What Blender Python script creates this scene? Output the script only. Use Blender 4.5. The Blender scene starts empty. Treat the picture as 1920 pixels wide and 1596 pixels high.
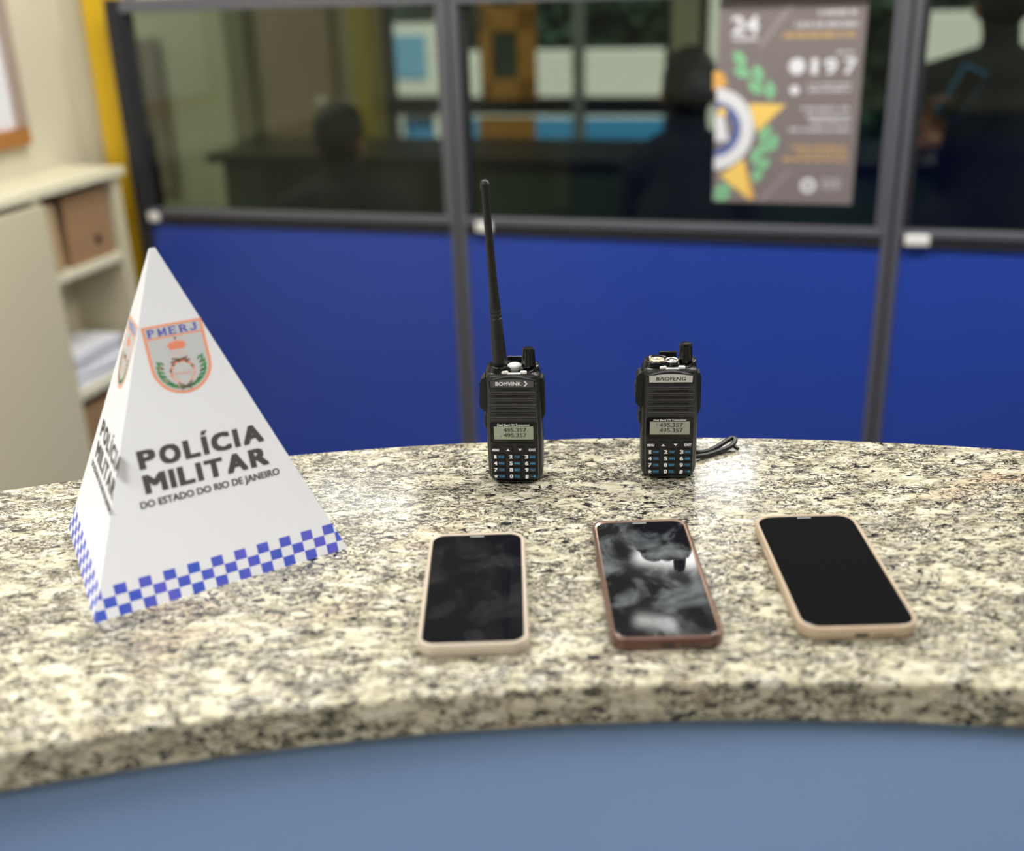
import bpy, bmesh, math, random
from mathutils import Vector, Matrix, noise
random.seed(7)
S = bpy.context.scene
COL = S.collection
PI = math.pi
CT = 1.10                      # height of the counter top above the floor
WA = 0.30138                   # the room is turned by this angle against the camera's x axis

# ------------------------------------------------------------------ camera
cam_d = bpy.data.cameras.new('camera')
cam = bpy.data.objects.new('camera', cam_d); COL.objects.link(cam)
p_, r_ = 0.38655, -0.03458
fw = Vector((0, math.cos(p_), -math.sin(p_))); u0 = Vector((0, math.sin(p_), math.cos(p_))); x0 = Vector((1, 0, 0))
cx_ = math.cos(r_)*x0 + math.sin(r_)*u0; cu_ = -math.sin(r_)*x0 + math.cos(r_)*u0
M = Matrix((cx_, cu_, -fw)).transposed().to_4x4(); M.translation = (0, 0, CT+0.427)
cam.matrix_world = M
cam_d.sensor_fit = 'HORIZONTAL'; cam_d.sensor_width = 36; cam_d.lens = 38.88
cam_d.clip_start = 0.02
cam_d.dof.use_dof = True; cam_d.dof.focus_distance = 0.99; cam_d.dof.aperture_fstop = 2.6
S.camera = cam

# ------------------------------------------------------------------ view, world
vs = S.view_settings
vs.view_transform = 'Standard'; vs.look = 'None'; vs.gamma = 1; vs.use_curve_mapping = False; vs.exposure = 0.0
w = bpy.data.worlds.new('sky'); S.world = w; w.use_nodes = True
bg = w.node_tree.nodes['Background']; bg.inputs[0].default_value = (0.85, 0.93, 1.0, 1); bg.inputs[1].default_value = 1.1

def UK(u, k, z=0.0):           # room frame (u along the partition, k towards it) -> world
    return Vector((u*math.cos(WA)+k*math.sin(WA), -u*math.sin(WA)+k*math.cos(WA), z))

def area(name, u, k, z, sx, sy, power, color=(1, .99, .97)):
    d = bpy.data.lights.new(name, 'AREA'); d.shape = 'RECTANGLE'; d.size = sx; d.size_y = sy; d.energy = power; d.color = color
    o = bpy.data.objects.new(name, d); COL.objects.link(o); o.location = UK(u, k, z); o.rotation_euler = (0, 0, -WA)
    return o
CEIL = 2.75
LAMPS = [  # u, k, size u, size k, watts; unseen lamps, placed for their light and reflections
    (-1.25, -0.35, 1.2, 0.6, 34),
    (0.85, -0.45, 1.2, 0.6, 11),
    (-0.80, 1.78, 1.2, 0.30, 36),
    (0.75, 1.78, 1.2, 0.30, 38),
    (-0.42, 4.42, 0.26, 0.50, 1.9),
    (-0.53, 3.62, 0.24, 0.22, 1.3),
    (-0.50, 3.13, 0.14, 0.06, 0.10),
    (-1.85, 3.80, 0.50, 0.26, 1.6),
    (2.15, 3.9, 0.9, 1.2, 36),
    (-3.9, 3.9, 1.6, 1.2, 60),
]
sun_d = bpy.data.lights.new('sun', 'SUN'); sun_d.energy = 7.0; sun_d.angle = .05; sun_d.color = (1, .97, .92)
sun = bpy.data.objects.new('sun', sun_d); COL.objects.link(sun); sun.rotation_euler = (math.radians(38), 0, -WA+.15)
for i, (u, k, sx, sy, pw) in enumerate(LAMPS):
    lamp = area('ceiling_light_glow', u, k, CEIL-0.062, sx*.94, sy*.94, pw)
    if k < 0: lamp.data.spread = math.radians(108)     # beam narrowed to keep these unseen front lamps off the partition

# ------------------------------------------------------------------ materials
def mat(name, col, rough=.5, metal=0, spec=.5, emis=None, coat=0, noise_amt=0, noise_scale=20, bump=0, bump_scale=200):
    m = bpy.data.materials.new(name); m.use_nodes = True
    nt = m.node_tree; b = nt.nodes['Principled BSDF']
    b.inputs['Base Color'].default_value = (*col, 1); b.inputs['Roughness'].default_value = rough
    b.inputs['Metallic'].default_value = metal; b.inputs['Specular IOR Level'].default_value = spec
    b.inputs['Coat Weight'].default_value = coat
    if emis: b.inputs['Emission Color'].default_value = (*emis[0], 1); b.inputs['Emission Strength'].default_value = emis[1]
    tc = nt.nodes.new('ShaderNodeTexCoord')
    if noise_amt:
        n = nt.nodes.new('ShaderNodeTexNoise'); n.inputs['Scale'].default_value = noise_scale; n.inputs['Detail'].default_value = 5
        nt.links.new(tc.outputs['Object'], n.inputs['Vector'])
        mx = nt.nodes.new('ShaderNodeMix'); mx.data_type = 'RGBA'
        mx.inputs['A'].default_value = (*[c*(1-noise_amt) for c in col], 1); mx.inputs['B'].default_value = (*[min(1, c*(1+noise_amt)) for c in col], 1)
        nt.links.new(n.outputs['Fac'], mx.inputs['Factor']); nt.links.new(mx.outputs['Result'], b.inputs['Base Color'])
    if bump:
        n = nt.nodes.new('ShaderNodeTexNoise'); n.inputs['Scale'].default_value = bump_scale; n.inputs['Detail'].default_value = 4
        nt.links.new(tc.outputs['Object'], n.inputs['Vector'])
        bp = nt.nodes.new('ShaderNodeBump'); bp.inputs['Strength'].default_value = bump; bp.inputs['Distance'].default_value = .0005
        nt.links.new(n.outputs['Fac'], bp.inputs['Height']); nt.links.new(bp.outputs['Normal'], b.inputs['Normal'])
    return m

def srgb(r, g, b):
    f = lambda c: (c/255/12.92) if c/255 <= .04045 else ((c/255+.055)/1.055)**2.4
    return (f(r), f(g), f(b))

class NT:
    def __init__(s, m): s.t = m.node_tree; s.b = s.t.nodes['Principled BSDF']
    def n(s, ty, **kw):
        x = s.t.nodes.new('ShaderNode'+ty)
        for k, v in kw.items():
            if hasattr(x, k) and k not in x.inputs: setattr(x, k, v)
            else: x.inputs[k].default_value = v
        return x
    def l(s, a, b): s.t.links.new(a, b)
    def ramp(s, fac, stops, interp='LINEAR'):
        r = s.t.nodes.new('ShaderNodeValToRGB'); r.color_ramp.interpolation = interp
        e = r.color_ramp.elements
        while len(e) < len(stops): e.new(.5)
        for el, (p, c) in zip(e, stops): el.position = p; el.color = (*c, 1)
        s.l(fac, r.inputs['Fac']); return r.outputs['Color']
    def mix(s, f, a, b, blend='MIX'):
        x = s.t.nodes.new('ShaderNodeMix'); x.data_type = 'RGBA'; x.blend_type = blend
        for nm, v in (('Factor', f), ('A', a), ('B', b)):
            if isinstance(v, (int, float)): x.inputs[nm].default_value = v
            elif isinstance(v, tuple): x.inputs[nm].default_value = (*v, 1)
            else: s.l(v, x.inputs[nm])
        return x.outputs['Result']

def granite():
    m = mat('polished granite', (.7, .66, .5), .17, spec=.5, coat=.25)
    N = NT(m); N.b.inputs['Coat Roughness'].default_value = .08
    tc = N.n('TexCoord'); mp = N.n('Mapping'); N.l(tc.outputs['Object'], mp.inputs['Vector'])
    mp.inputs['Scale'].default_value = (.68, 1.30, 1.30); mp.inputs['Rotation'].default_value = (0, 0, -.10)
    v = mp.outputs['Vector']
    def no(scale, detail=4, rough=.6, dist=0, off=(0, 0, 0)):
        q = N.n('Mapping'); q.inputs['Location'].default_value = off; N.l(v, q.inputs['Vector'])
        x = N.n('TexNoise', Scale=scale, Detail=detail, Roughness=rough, Distortion=dist); N.l(q.outputs['Vector'], x.inputs['Vector']); return x.outputs['Fac']
    base = N.ramp(no(70, 5, .6, .6), [(.27, (.26, .235, .18)), (.40, (.48, .44, .31)), (.52, (.63, .59, .44)), (.70, (.74, .71, .60))])
    tint = N.ramp(no(9, 3, .6, .5, (3, 1, 0)), [(.60, (0, 0, 0)), (.74, (1, 1, 1))])
    base = N.mix(tint, base, N.mix(.45, base, (.55, .33, .20)))
    gray = N.ramp(no(28, 5, .65, 1.2, (7, 3, 1)), [(.55, (0, 0, 0)), (.68, (.75, .75, .75))])
    base = N.mix(gray, base, (.26, .245, .21))
    # dark veins: thin bands where a distorted noise crosses its middle, and specks
    a = N.n('Math', operation='SUBTRACT'); N.l(no(88, 5, .70, 1.3, (1, 5, 2)), a.inputs[0]); a.inputs[1].default_value = .5
    ab = N.n('Math', operation='ABSOLUTE'); N.l(a.outputs[0], ab.inputs[0])
    veins = N.ramp(ab.outputs[0], [(.020, (1, 1, 1)), (.040, (0, 0, 0))])
    gate = N.ramp(no(30, 4, .6, .4, (2, 9, 4)), [(.40, (0, 0, 0)), (.50, (1, 1, 1))])
    veins = N.mix(1.0, veins, gate, 'MULTIPLY')
    sp = N.ramp(no(150, 4, .65, .9, (5, 5, 5)), [(.40, (1, 1, 1)), (.45, (0, 0, 0))])
    a2 = N.n('Math', operation='SUBTRACT'); N.l(no(150, 4, .7, 1.0, (4, 2, 8)), a2.inputs[0]); a2.inputs[1].default_value = .5
    ab2 = N.n('Math', operation='ABSOLUTE'); N.l(a2.outputs[0], ab2.inputs[0])
    v2 = N.ramp(ab2.outputs[0], [(.014, (1, 1, 1)), (.030, (0, 0, 0))])
    v2 = N.mix(1.0, v2, N.ramp(no(44, 4, .6, .4, (8, 1, 4)), [(.48, (0, 0, 0)), (.56, (1, 1, 1))]), 'MULTIPLY')
    dk = N.mix(1.0, N.mix(1.0, veins, sp, 'LIGHTEN'), v2, 'LIGHTEN')
    colr = N.mix(dk, base, (.012, .012, .016))
    N.l(colr, N.b.inputs['Base Color'])
    return m

def screen_mat(name, smudge, tint=(1, 1, 1)):
    m = mat(name, (.005, .005, .006), .05, spec=.5 if smudge > .1 else .12)
    if smudge:
        N = NT(m); tc = N.n('TexCoord')
        x = N.n('TexNoise', Scale=26, Detail=7, Roughness=.62, Distortion=.5); N.l(tc.outputs['Object'], x.inputs['Vector'])
        s1 = N.ramp(x.outputs['Fac'], [(.47, (0, 0, 0)), (.85, tint)])
        y = N.n('TexNoise', Scale=380, Detail=3); N.l(tc.outputs['Object'], y.inputs['Vector'])
        s2 = N.ramp(y.outputs['Fac'], [(.68, (0, 0, 0)), (.76, (.7, .7, .7))])
        z = N.n('TexNoise', Scale=30, Detail=2); N.l(tc.outputs['Object'], z.inputs['Vector'])
        g = N.ramp(z.outputs['Fac'], [(.52, (0, 0, 0)), (.62, (1, 1, 1))])
        s2 = N.mix(1.0, s2, g, 'MULTIPLY')
        s = N.mix(1.0, s1, N.mix(.25, (0, 0, 0), s2), 'ADD')
        c = N.mix(smudge, (.006, .006, .008), s, 'ADD')
        N.l(c, N.b.inputs['Base Color'])
        N.l(N.ramp(x.outputs['Fac'], [(.3, (.03, .03, .03)), (.8, (.07, .07, .07))]), N.b.inputs['Roughness'])
    return m

def check_mat():
    m = mat('printed paper', (.79, .80, .855), .45, spec=.35)
    N = NT(m); uv = N.n('UVMap'); sep = N.n('SeparateXYZ'); N.l(uv.outputs['UV'], sep.inputs[0])
    cw, chh, rows = .00912, .0077, 3
    def ma(op, a, b=None):
        x = N.n('Math', operation=op)
        for i, v in enumerate((a, b)):
            if v is None: continue
            if isinstance(v, (int, float)): x.inputs[i].default_value = v
            else: N.l(v, x.inputs[i])
        return x.outputs[0]
    fx = ma('FLOOR', ma('DIVIDE', sep.outputs['X'], cw)); fy = ma('FLOOR', ma('DIVIDE', sep.outputs['Y'], chh))
    par = ma('MODULO', ma('ADD', ma('ADD', fx, fy), 1001), 2)
    inb = ma('LESS_THAN', sep.outputs['Y'], chh*rows)
    n = N.n('TexNoise', Scale=30, Detail=2); N.l(uv.outputs['UV'], n.inputs['Vector'])
    blue = N.ramp(n.outputs['Fac'], [(.4, srgb(66, 92, 196)), (.6, srgb(96, 96, 204))])
    N.l(N.mix(ma('MULTIPLY', par, inb), (.79, .80, .855), blue), N.b.inputs['Base Color'])
    return m

def glass_mat():
    m = bpy.data.materials.new('tinted glass'); m.use_nodes = True; nt = m.node_tree
    for n in list(nt.nodes): nt.nodes.remove(n)
    o = nt.nodes.new('ShaderNodeOutputMaterial'); tr = nt.nodes.new('ShaderNodeBsdfTransparent'); gl = nt.nodes.new('ShaderNodeBsdfGlossy')
    tr.inputs[0].default_value = (.50, .54, .49, 1); gl.inputs['Roughness'].default_value = .02; gl.inputs[0].default_value = (1, 1, 1, 1)
    fr = nt.nodes.new('ShaderNodeFresnel'); fr.inputs[0].default_value = 1.35
    mx = nt.nodes.new('ShaderNodeMixShader')
    nt.links.new(fr.outputs[0], mx.inputs[0]); nt.links.new(tr.outputs[0], mx.inputs[1]); nt.links.new(gl.outputs[0], mx.inputs[2]); nt.links.new(mx.outputs[0], o.inputs[0])
    return m

MT = dict(
    granite=granite(), paper=check_mat(), glass=glass_mat(),
    laminate=mat('pale blue laminate', srgb(142, 174, 224), .35, noise_amt=.06, noise_scale=6),
    blue=mat('blue partition laminate', srgb(42, 70, 164), .34, noise_amt=.10, noise_scale=3),
    alu=mat('grey aluminium profile', srgb(104, 104, 110), .42, metal=.35),
    alud=mat('dark rubber seal', srgb(32, 34, 38), .6),
    cream=mat('cream wall paint', srgb(212, 206, 184), .8, noise_amt=.03, noise_scale=4, bump=.2),
    cabinet=mat('cream laminate', srgb(206, 198, 166), .5),
    cabtop=mat('cabinet top', srgb(226, 222, 192), .45),
    yellow=mat('yellow paint', srgb(228, 186, 20), .5, noise_amt=.05, noise_scale=5),
    olive=mat('olive cream far wall', srgb(186, 184, 156), .8, noise_amt=.05, noise_scale=3),
    floor=mat('floor tile', srgb(96, 92, 88), .4, noise_amt=.1, noise_scale=3),
    ceil=mat('ceiling paint', srgb(214, 212, 204), .9),
    white=mat('white paint', srgb(236, 234, 228), .5), black=mat('black plastic', (.006, .006, .0065), .36, spec=.5, bump=.5, bump_scale=900),
    blackg=mat('glossy black plastic', (.005, .005, .006), .16), rubber=mat('black rubber', (.009, .009, .0095), .42),
    keyr=mat('key rubber', (.009, .009, .010), .38), ridge=mat('highlight ridge plastic', (.075, .074, .078), .25), grille=mat('grille plastic', (.040, .040, .043), .27, bump=.6, bump_scale=1200),  # ridge colour is lightened to paint highlights on the grille ridges
    plate=mat('dark grey nameplate', (.09, .09, .10), .4), silver=mat('silver plate', (.74, .74, .74), .32, metal=.3),
    ink=mat('white ink', (.85, .86, .88), .5), inkblue=mat('blue ink', srgb(70, 150, 205), .5), inkb=mat('black ink', (.02, .02, .02), .5),
    lcd=mat('lcd', srgb(160, 170, 148), .35), lcdg=mat('lcd grey', srgb(168, 170, 158), .35), seg=mat('lcd segments', (.06, .065, .06), .5),
    chrome=mat('chrome', (.8, .8, .8), .15, metal=1), brass=mat('gold contact', (.8, .70, .42), .3, metal=.8),
    lens=mat('torch lens', (.72, .74, .72), .12), led=mat('white indicator', (.85, .85, .80), .3),
    pgrey=mat('printed charcoal', srgb(72, 70, 72), .5), porange=mat('printed orange', srgb(240, 158, 122), .5), pshield=mat('printed light grey', srgb(196, 198, 200), .5),
    pblue=mat('printed violet blue', srgb(88, 92, 190), .5), pgreen=mat('printed green', srgb(70, 140, 86), .5), pgreend=mat('printed dark green', srgb(58, 96, 70), .5),
    pred=mat('printed salmon', srgb(232, 140, 112), .5), pbrown=mat('printed brown', srgb(120, 84, 72), .5), ppink=mat('printed pink', srgb(232, 184, 172), .5),
    poster=mat('poster taupe', srgb(128, 118, 116), .35, noise_amt=.05, noise_scale=4), pstripe=mat('poster stripe', srgb(146, 136, 134), .35),
    pstar=mat('poster star', srgb(244, 206, 108), .45), pstar2=mat('poster star shade', srgb(226, 172, 92), .45), pleaf=mat('poster leaf', srgb(136, 196, 148), .45),
    pnavy=mat('poster navy', srgb(92, 106, 162), .45), pwhite=mat('poster white', srgb(226, 226, 228), .45), pgold=mat('poster gold text', srgb(222, 180, 108), .45),
    case1=mat('beige case', srgb(192, 178, 160), .35, coat=.3), case2=mat('copper case', srgb(98, 68, 56), .25, metal=.35, coat=.5), case3=mat('tan case', srgb(184, 164, 140), .45),
    frame2=mat('rose gold frame', srgb(226, 190, 172), .25, metal=.7),
    scr1=screen_mat('smudged screen', .028, (1, .95, .9)), scr2=screen_mat('heavily smudged screen', .26, (.9, 1, 1.05)), scr3=screen_mat('clean screen', 0),
    dark=mat('dark hole', (.008, .008, .008), .6),
    wood=mat('frame wood', srgb(170, 116, 62), .45, noise_amt=.2, noise_scale=30), woodg=mat('frame side', srgb(168, 150, 138), .5),
    page=mat('white page', srgb(232, 232, 236), .7), card=mat('cardboard', srgb(158, 124, 88), .8, noise_amt=.1, noise_scale=12), cardd=mat('dark cardboard', srgb(112, 84, 60), .8),
    cardl=mat('light cardboard', srgb(182, 156, 118), .8), deskg=mat('dark green laminate', srgb(64, 84, 70), .5), deskd=mat('black desk top', srgb(32, 34, 34), .35),
    navy=mat('navy fabric', srgb(38, 52, 78), .9), uniform=mat('black uniform', srgb(26, 30, 36), .9, noise_amt=.1), skin=mat('skin', srgb(164, 116, 90), .55), hair=mat('black hair', srgb(22, 20, 20), .7),
    doorp=mat('brown door', srgb(150, 132, 108), .6), ochre=mat('ochre frame', srgb(216, 152, 62), .5), board=mat('brown board', srgb(136, 122, 112), .6),
    foli=mat('leaf green', srgb(44, 70, 56), .7, noise_amt=.3, noise_scale=2), bstripe=mat('blue stripe paint', srgb(58, 136, 190), .6),
    lightblue=mat('light blue sheet', srgb(120, 176, 214), .5), ground=mat('concrete yard', srgb(120, 118, 112), .9), lampw=mat('lamp diffuser', (.9, .9, .9), .5, emis=((1, .98, .94), 3.0)),
    greyp=mat('grey plastic', srgb(150, 160, 156), .5),
)

# ------------------------------------------------------------------ builders
_txt = {}
def text_data(s, bold):
    key = (s, bold)
    if key in _txt: return _txt[key]
    cu = bpy.data.curves.new('t', 'FONT'); cu.body = s; cu.size = 1; cu.offset = bold; cu.fill_mode = 'BOTH'; cu.resolution_u = 3
    o = bpy.data.objects.new('t', cu); COL.objects.link(o)
    bpy.context.view_layer.update()
    me = bpy.data.meshes.new_from_object(o.evaluated_get(bpy.context.evaluated_depsgraph_get()))
    V = [(v.co.x, v.co.y) for v in me.vertices]; F = [tuple(p.vertices) for p in me.polygons]
    bpy.data.objects.remove(o); bpy.data.curves.remove(cu); bpy.data.meshes.remove(me)
    _txt[key] = (V, F); return V, F

class MB:
    """collects shapes and links them as ONE mesh object"""
    def __init__(s, X=None): s.bm = bmesh.new(); s.m = []; s.X = X or Matrix()
    def mi(s, m):
        m = MT[m] if isinstance(m, str) else m
        if m not in s.m: s.m.append(m)
        return s.m.index(m)
    def _take(s, tmp, m, X=None, smooth=False):
        i = s.mi(m); X = s.X @ (X or Matrix()); vm = {}
        for v in tmp.verts: vm[v] = s.bm.verts.new(X @ v.co)
        for f in tmp.faces:
            try: g = s.bm.faces.new([vm[v] for v in f.verts])
            except ValueError: continue
            g.material_index = i; g.smooth = smooth
        tmp.free()
    def box(s, lo, hi, m, bev=0, seg=2, X=None):
        t = bmesh.new(); bmesh.ops.create_cube(t, size=1)
        for v in t.verts: v.co = Vector([(lo[k]+hi[k])/2 + v.co[k]*(hi[k]-lo[k]) for k in range(3)])
        if bev: bmesh.ops.bevel(t, geom=t.edges[:], offset=bev, segments=seg, affect='EDGES', profile=.5)
        s._take(t, m, X, smooth=bool(bev) and seg > 2); return s
    def lathe(s, prof, m, X=None, n=32, smooth=True, flute=None):
        t = bmesh.new(); rings = []
        for (r, z) in prof:
            ring = []
            for k in range(n):
                a = 2*PI*k/n; rr = r*(1-(flute if flute and (k//2) % 2 else 0)) if r > 1e-6 else r
                ring.append(t.verts.new((rr*math.cos(a), rr*math.sin(a), z)))
            rings.append(ring)
        for A, B in zip(rings, rings[1:]):
            for k in range(n): t.faces.new((A[k], A[(k+1) % n], B[(k+1) % n], B[k]))
        t.faces.new(rings[0][::-1]); t.faces.new(rings[-1])
        s._take(t, m, X, smooth); return s
    def loft(s, rings, m, X=None, smooth=True, cap=True):
        t = bmesh.new(); R = [[t.verts.new(p) for p in r] for r in rings]; n = len(R[0])
        for A, B in zip(R, R[1:]):
            for k in range(n): t.faces.new((A[k], A[(k+1) % n], B[(k+1) % n], B[k]))
        if cap: t.faces.new(R[0][::-1]); t.faces.new(R[-1])
        bmesh.ops.recalc_face_normals(t, faces=t.faces[:])
        s._take(t, m, X, smooth); return s
    def poly(s, pts, m, X=None):
        t = bmesh.new(); vs_ = [t.verts.new((*p, 0) if len(p) == 2 else p) for p in pts]; f = t.faces.new(vs_)
        if len(pts) > 4: bmesh.ops.triangulate(t, faces=[f])
        s._take(t, m, X); return s
    def prism(s, pts, d, m, X=None, smooth=False):       # extrude 2D outline from z=0 to z=d
        return s.loft([[(x, y, 0) for x, y in pts], [(x, y, d) for x, y in pts]], m, X, smooth)
    def tube(s, P, r, m, n=10, flat=1.0, X=None):
        P = [Vector(p) for p in P]; rad = r if isinstance(r, (list, tuple)) else [r]*len(P); rings = []
        up = Vector((0, 0, 1))
        for i, p in enumerate(P):
            d = (P[min(i+1, len(P)-1)]-P[max(i-1, 0)]).normalized()
            a = d.cross(up)
            if a.length < 1e-3: a = d.cross(Vector((0, 1, 0)))
            a.normalize(); b = a.cross(d)
            rings.append([p + rad[i]*(a*math.cos(2*PI*k/n) + flat*b*math.sin(2*PI*k/n)) for k in range(n)])
        return s.loft(rings, m, X)
    def text(s, body, x, y, width, cap, m, X, bold=0.0, align='C', aspect=None, shear=0):
        fat = bold*1.1; bold = 0.0
        V, F = text_data(body, bold); H, _ = text_data('H', bold)
        hh = max(v[1] for v in H)-min(v[1] for v in H); y0 = min(v[1] for v in H)
        xa, xb = min(v[0] for v in V), max(v[0] for v in V)
        sy = cap/hh; sx = width/(xb-xa) if width else sy*(aspect or 1); W = (xb-xa)*sx
        ox = x - {'C': W/2, 'L': 0, 'R': W}[align]
        t = bmesh.new(); e = fat*cap
        for kz, (dx, dy) in enumerate(((0, 0),) if not fat else ((-e, -e*.6), (0, -e*.6), (e, -e*.6), (-e, e*.6), (0, e*.6), (e, e*.6))):
            dz = kz*.0008*cap
            vs_ = [t.verts.new((ox+(a-xa)*sx+shear*(b-y0)*sy+dx, y+(b-y0)*sy+dy, dz)) for a, b in V]
            for f in F:
                try: t.faces.new([vs_[i] for i in f])
                except ValueError: pass
        s._take(t, m, X); return s
    def build(s, name, parent=None, label=None, cat=None, group=None, kind=None, loc=None, rz=0, uv=None):
        me = bpy.data.meshes.new(name); s.bm.to_mesh(me); s.bm.free()
        for m in s.m: me.materials.append(m)
        o = bpy.data.objects.new(name, me); COL.objects.link(o)
        if parent: o.parent = parent
        if loc is not None: o.location = loc
        if rz: o.rotation_euler = (0, 0, rz)
        tag(o, label, cat, group, kind); return o

def tag(o, label=None, cat=None, group=None, kind=None):
    for k, v in (('label', label), ('category', cat), ('group', group), ('kind', kind)):
        if v: o[k] = v
    return o
def empty(name, loc, label, cat, rz=0, group=None):
    o = bpy.data.objects.new(name, None); COL.objects.link(o); o.location = loc; o.rotation_euler = (0, 0, rz); o.empty_display_size = .05
    return tag(o, label, cat, group)
def RO(*a): # rotation helper: axis letter, angle pairs
    X = Matrix()
    for ax, an in zip(a[::2], a[1::2]): X = X @ Matrix.Rotation(an, 4, ax)
    return X
T = Matrix.Translation
def frame(o, ex, ey):           # matrix mapping local x,y (and normal) to given directions
    ex = Vector(ex).normalized(); ey = Vector(ey).normalized(); n = ex.cross(ey)
    X = Matrix((ex, ey, n)).transposed().to_4x4(); X.translation = Vector(o); return X
def rrect(w, h, r, n=8, cx=0, cy=0):
    P = []
    for (sx, sy, a0) in ((1, 1, 0), (-1, 1, PI/2), (-1, -1, PI), (1, -1, 1.5*PI)):
        for k in range(n+1):
            a = a0 + PI/2*k/n; P.append((cx+sx*(w/2-r)+r*math.cos(a), cy+sy*(h/2-r)+r*math.sin(a)))
    return P
ROOM = RO('Z', -WA)             # room frame matrix; room geometry is written as (u, k, z)
def rb(): return MB(ROOM)

# ------------------------------------------------------------------ the room shell
def struct(mb, name): return mb.build(name, kind='structure')
struct(rb().box((-5.3, -2.6, -.1), (3.1, 5.0, 0), 'floor'), 'floor')
struct(rb().box((-5.3, -2.6, CEIL), (3.1, 5.2, CEIL+.1), 'ceil'), 'ceiling')
struct(rb().box((-2.2, -2.5, 0), (-1.97, 2.66, CEIL), 'cream'), 'wall_left')
struct(rb().box((-1.97, 2.56, 0), (-1.878, 2.66, CEIL), 'cream'), 'wall_corner')
struct(rb().box((3.0, -2.5, 0), (3.1, 5.0, CEIL), 'cream'), 'wall_right')
struct(rb().box((-5.3, -2.6, 0), (3.1, -2.5, CEIL), 'cream'), 'wall_back')
struct(rb().box((-5.3, 2.66, 0), (-5.2, 5.0, CEIL), 'olive'), 'wall_side')
struct(rb().box((-5.2, 2.66, 0), (-2.2, 2.76, CEIL), 'olive'), 'wall_alcove')
# far wall with two openings
fw_ = rb()
def wallk(u0, u1, z0, z1, m='olive', k0=5.0, k1=5.15): fw_.box((u0, k0, z0), (u1, k1, z1), m)
OW = (-2.12, -0.78, 0.735, 2.2); OR_ = (-0.66, 2.2, 0.735, 2.2)
wallk(-5.3, OW[0], 0, CEIL); wallk(OW[0], OW[1], 0, OW[2]); wallk(OW[0], OW[1], OW[3], CEIL); wallk(OW[1], OR_[0], 0, CEIL)
wallk(OR_[0], OR_[1], 0, OR_[2]); wallk(OR_[0], OR_[1], OR_[3], CEIL); wallk(OR_[1], 3.1, 0, CEIL)
struct(fw_, 'wall_far')
struct(rb().box((-1.876, 2.525, 0), (-1.775, 2.57, CEIL), 'yellow', .004), 'trim_column')
# far yellow pillar, door and dark band seen through the glass
struct(rb().box((-2.215, 4.86, 0), (-2.125, 4.998, CEIL), mat('ochre olive paint', srgb(168, 150, 52), .6)), 'trim_pillar')
struct(rb().box((-2.90, 4.93, 0), (-2.79, 4.998, CEIL), mat('dark olive jamb', srgb(120, 116, 92), .7)), 'trim_jamb')
d = rb().box((-2.72, 4.95, 0), (-2.36, 4.996, 2.1), 'doorp', .004).build('door_1', kind='structure')
rb().lathe([(.012, 0), (.012, .03), (.024, .035), (.024, .06), (.01, .066)], 'chrome', T((-2.40, 4.95, 1.0)) @ RO('X', PI/2)).build('door_handle', d)
rb().box((-3.43, 4.965, .55), (-3.30, 4.998, 1.30), 'board', .004).build('notice_board', label='dull brown upright board on the far wall, seen through the left glass pane', cat='board')

def window(n, o, mull_v, mull_h, m='white', dark='alud'):
    u0, u1, z0, z1 = o; mb = rb()
    for a, b, c, e in ((u0, u0+.03, z0, z1), (u1-.03, u1, z0, z1), (u0, u1, z0, z0+.02), (u0, u1, z1-.03, z1)):
        mb.box((a, 5.02, c), (b, 5.08, e), dark)
    fr = mb.build(n, kind='structure')
    mh = rb()
    for z in mull_h: mh.box((u0, 5.0, z[0]), (u1, 5.05, z[1]), dark)
    mh.build('mullion', fr)
    mv = rb()
    for u in mull_v: mv.box((u-.025, 4.985, z0), (u+.025, 5.03, z1), m)
    mv.build('glazing_bar', fr)
window('window_1', OW, [-1.19], [(.935, 1.01)], m='greyp')
window('window_2', OR_, [1.4], [(1.9, 1.94)])
# ochre frame with a dark pane standing in the left of window 1
oc = rb()
for a in ((-1.63, -1.575, 1.008, 1.9), (-1.455, -1.375, 1.008, 1.9), (-1.63, -1.375, 1.008, 1.095), (-1.63, -1.375, 1.30, 1.40), (-1.65, -1.385, .74, .93)):
    oc.box((a[0], 4.95, a[2]), (a[1], 4.985, a[3]), 'ochre', .003)
o = oc.build('hatch_frame', label='ochre yellow hatch frame around a dark opening in the far window', cat='hatch')
rb().box((-1.575, 4.972, 1.095), (-1.455, 4.98, 1.30), 'deskg').build('pane', o)
# white board outside with blue field, standing in for a reflected bright window
o = rb().box((-3.10, 7.30, 0.79), (-2.66, 7.34, 1.25), 'white', .004).box((-3.06, 7.34, 0), (-3.0, 7.38, 1.25), 'white').box((-2.76, 7.34, 0), (-2.70, 7.38, 1.25), 'white').build('bright_window_board', label='white outdoor board with a light blue field, standing in for a reflected bright window', cat='board')
rb().box((-3.01, 7.29, 0.79+.11), (-2.78, 7.298, 1.25-.07), 'lightblue').build('blue_field', o)
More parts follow.
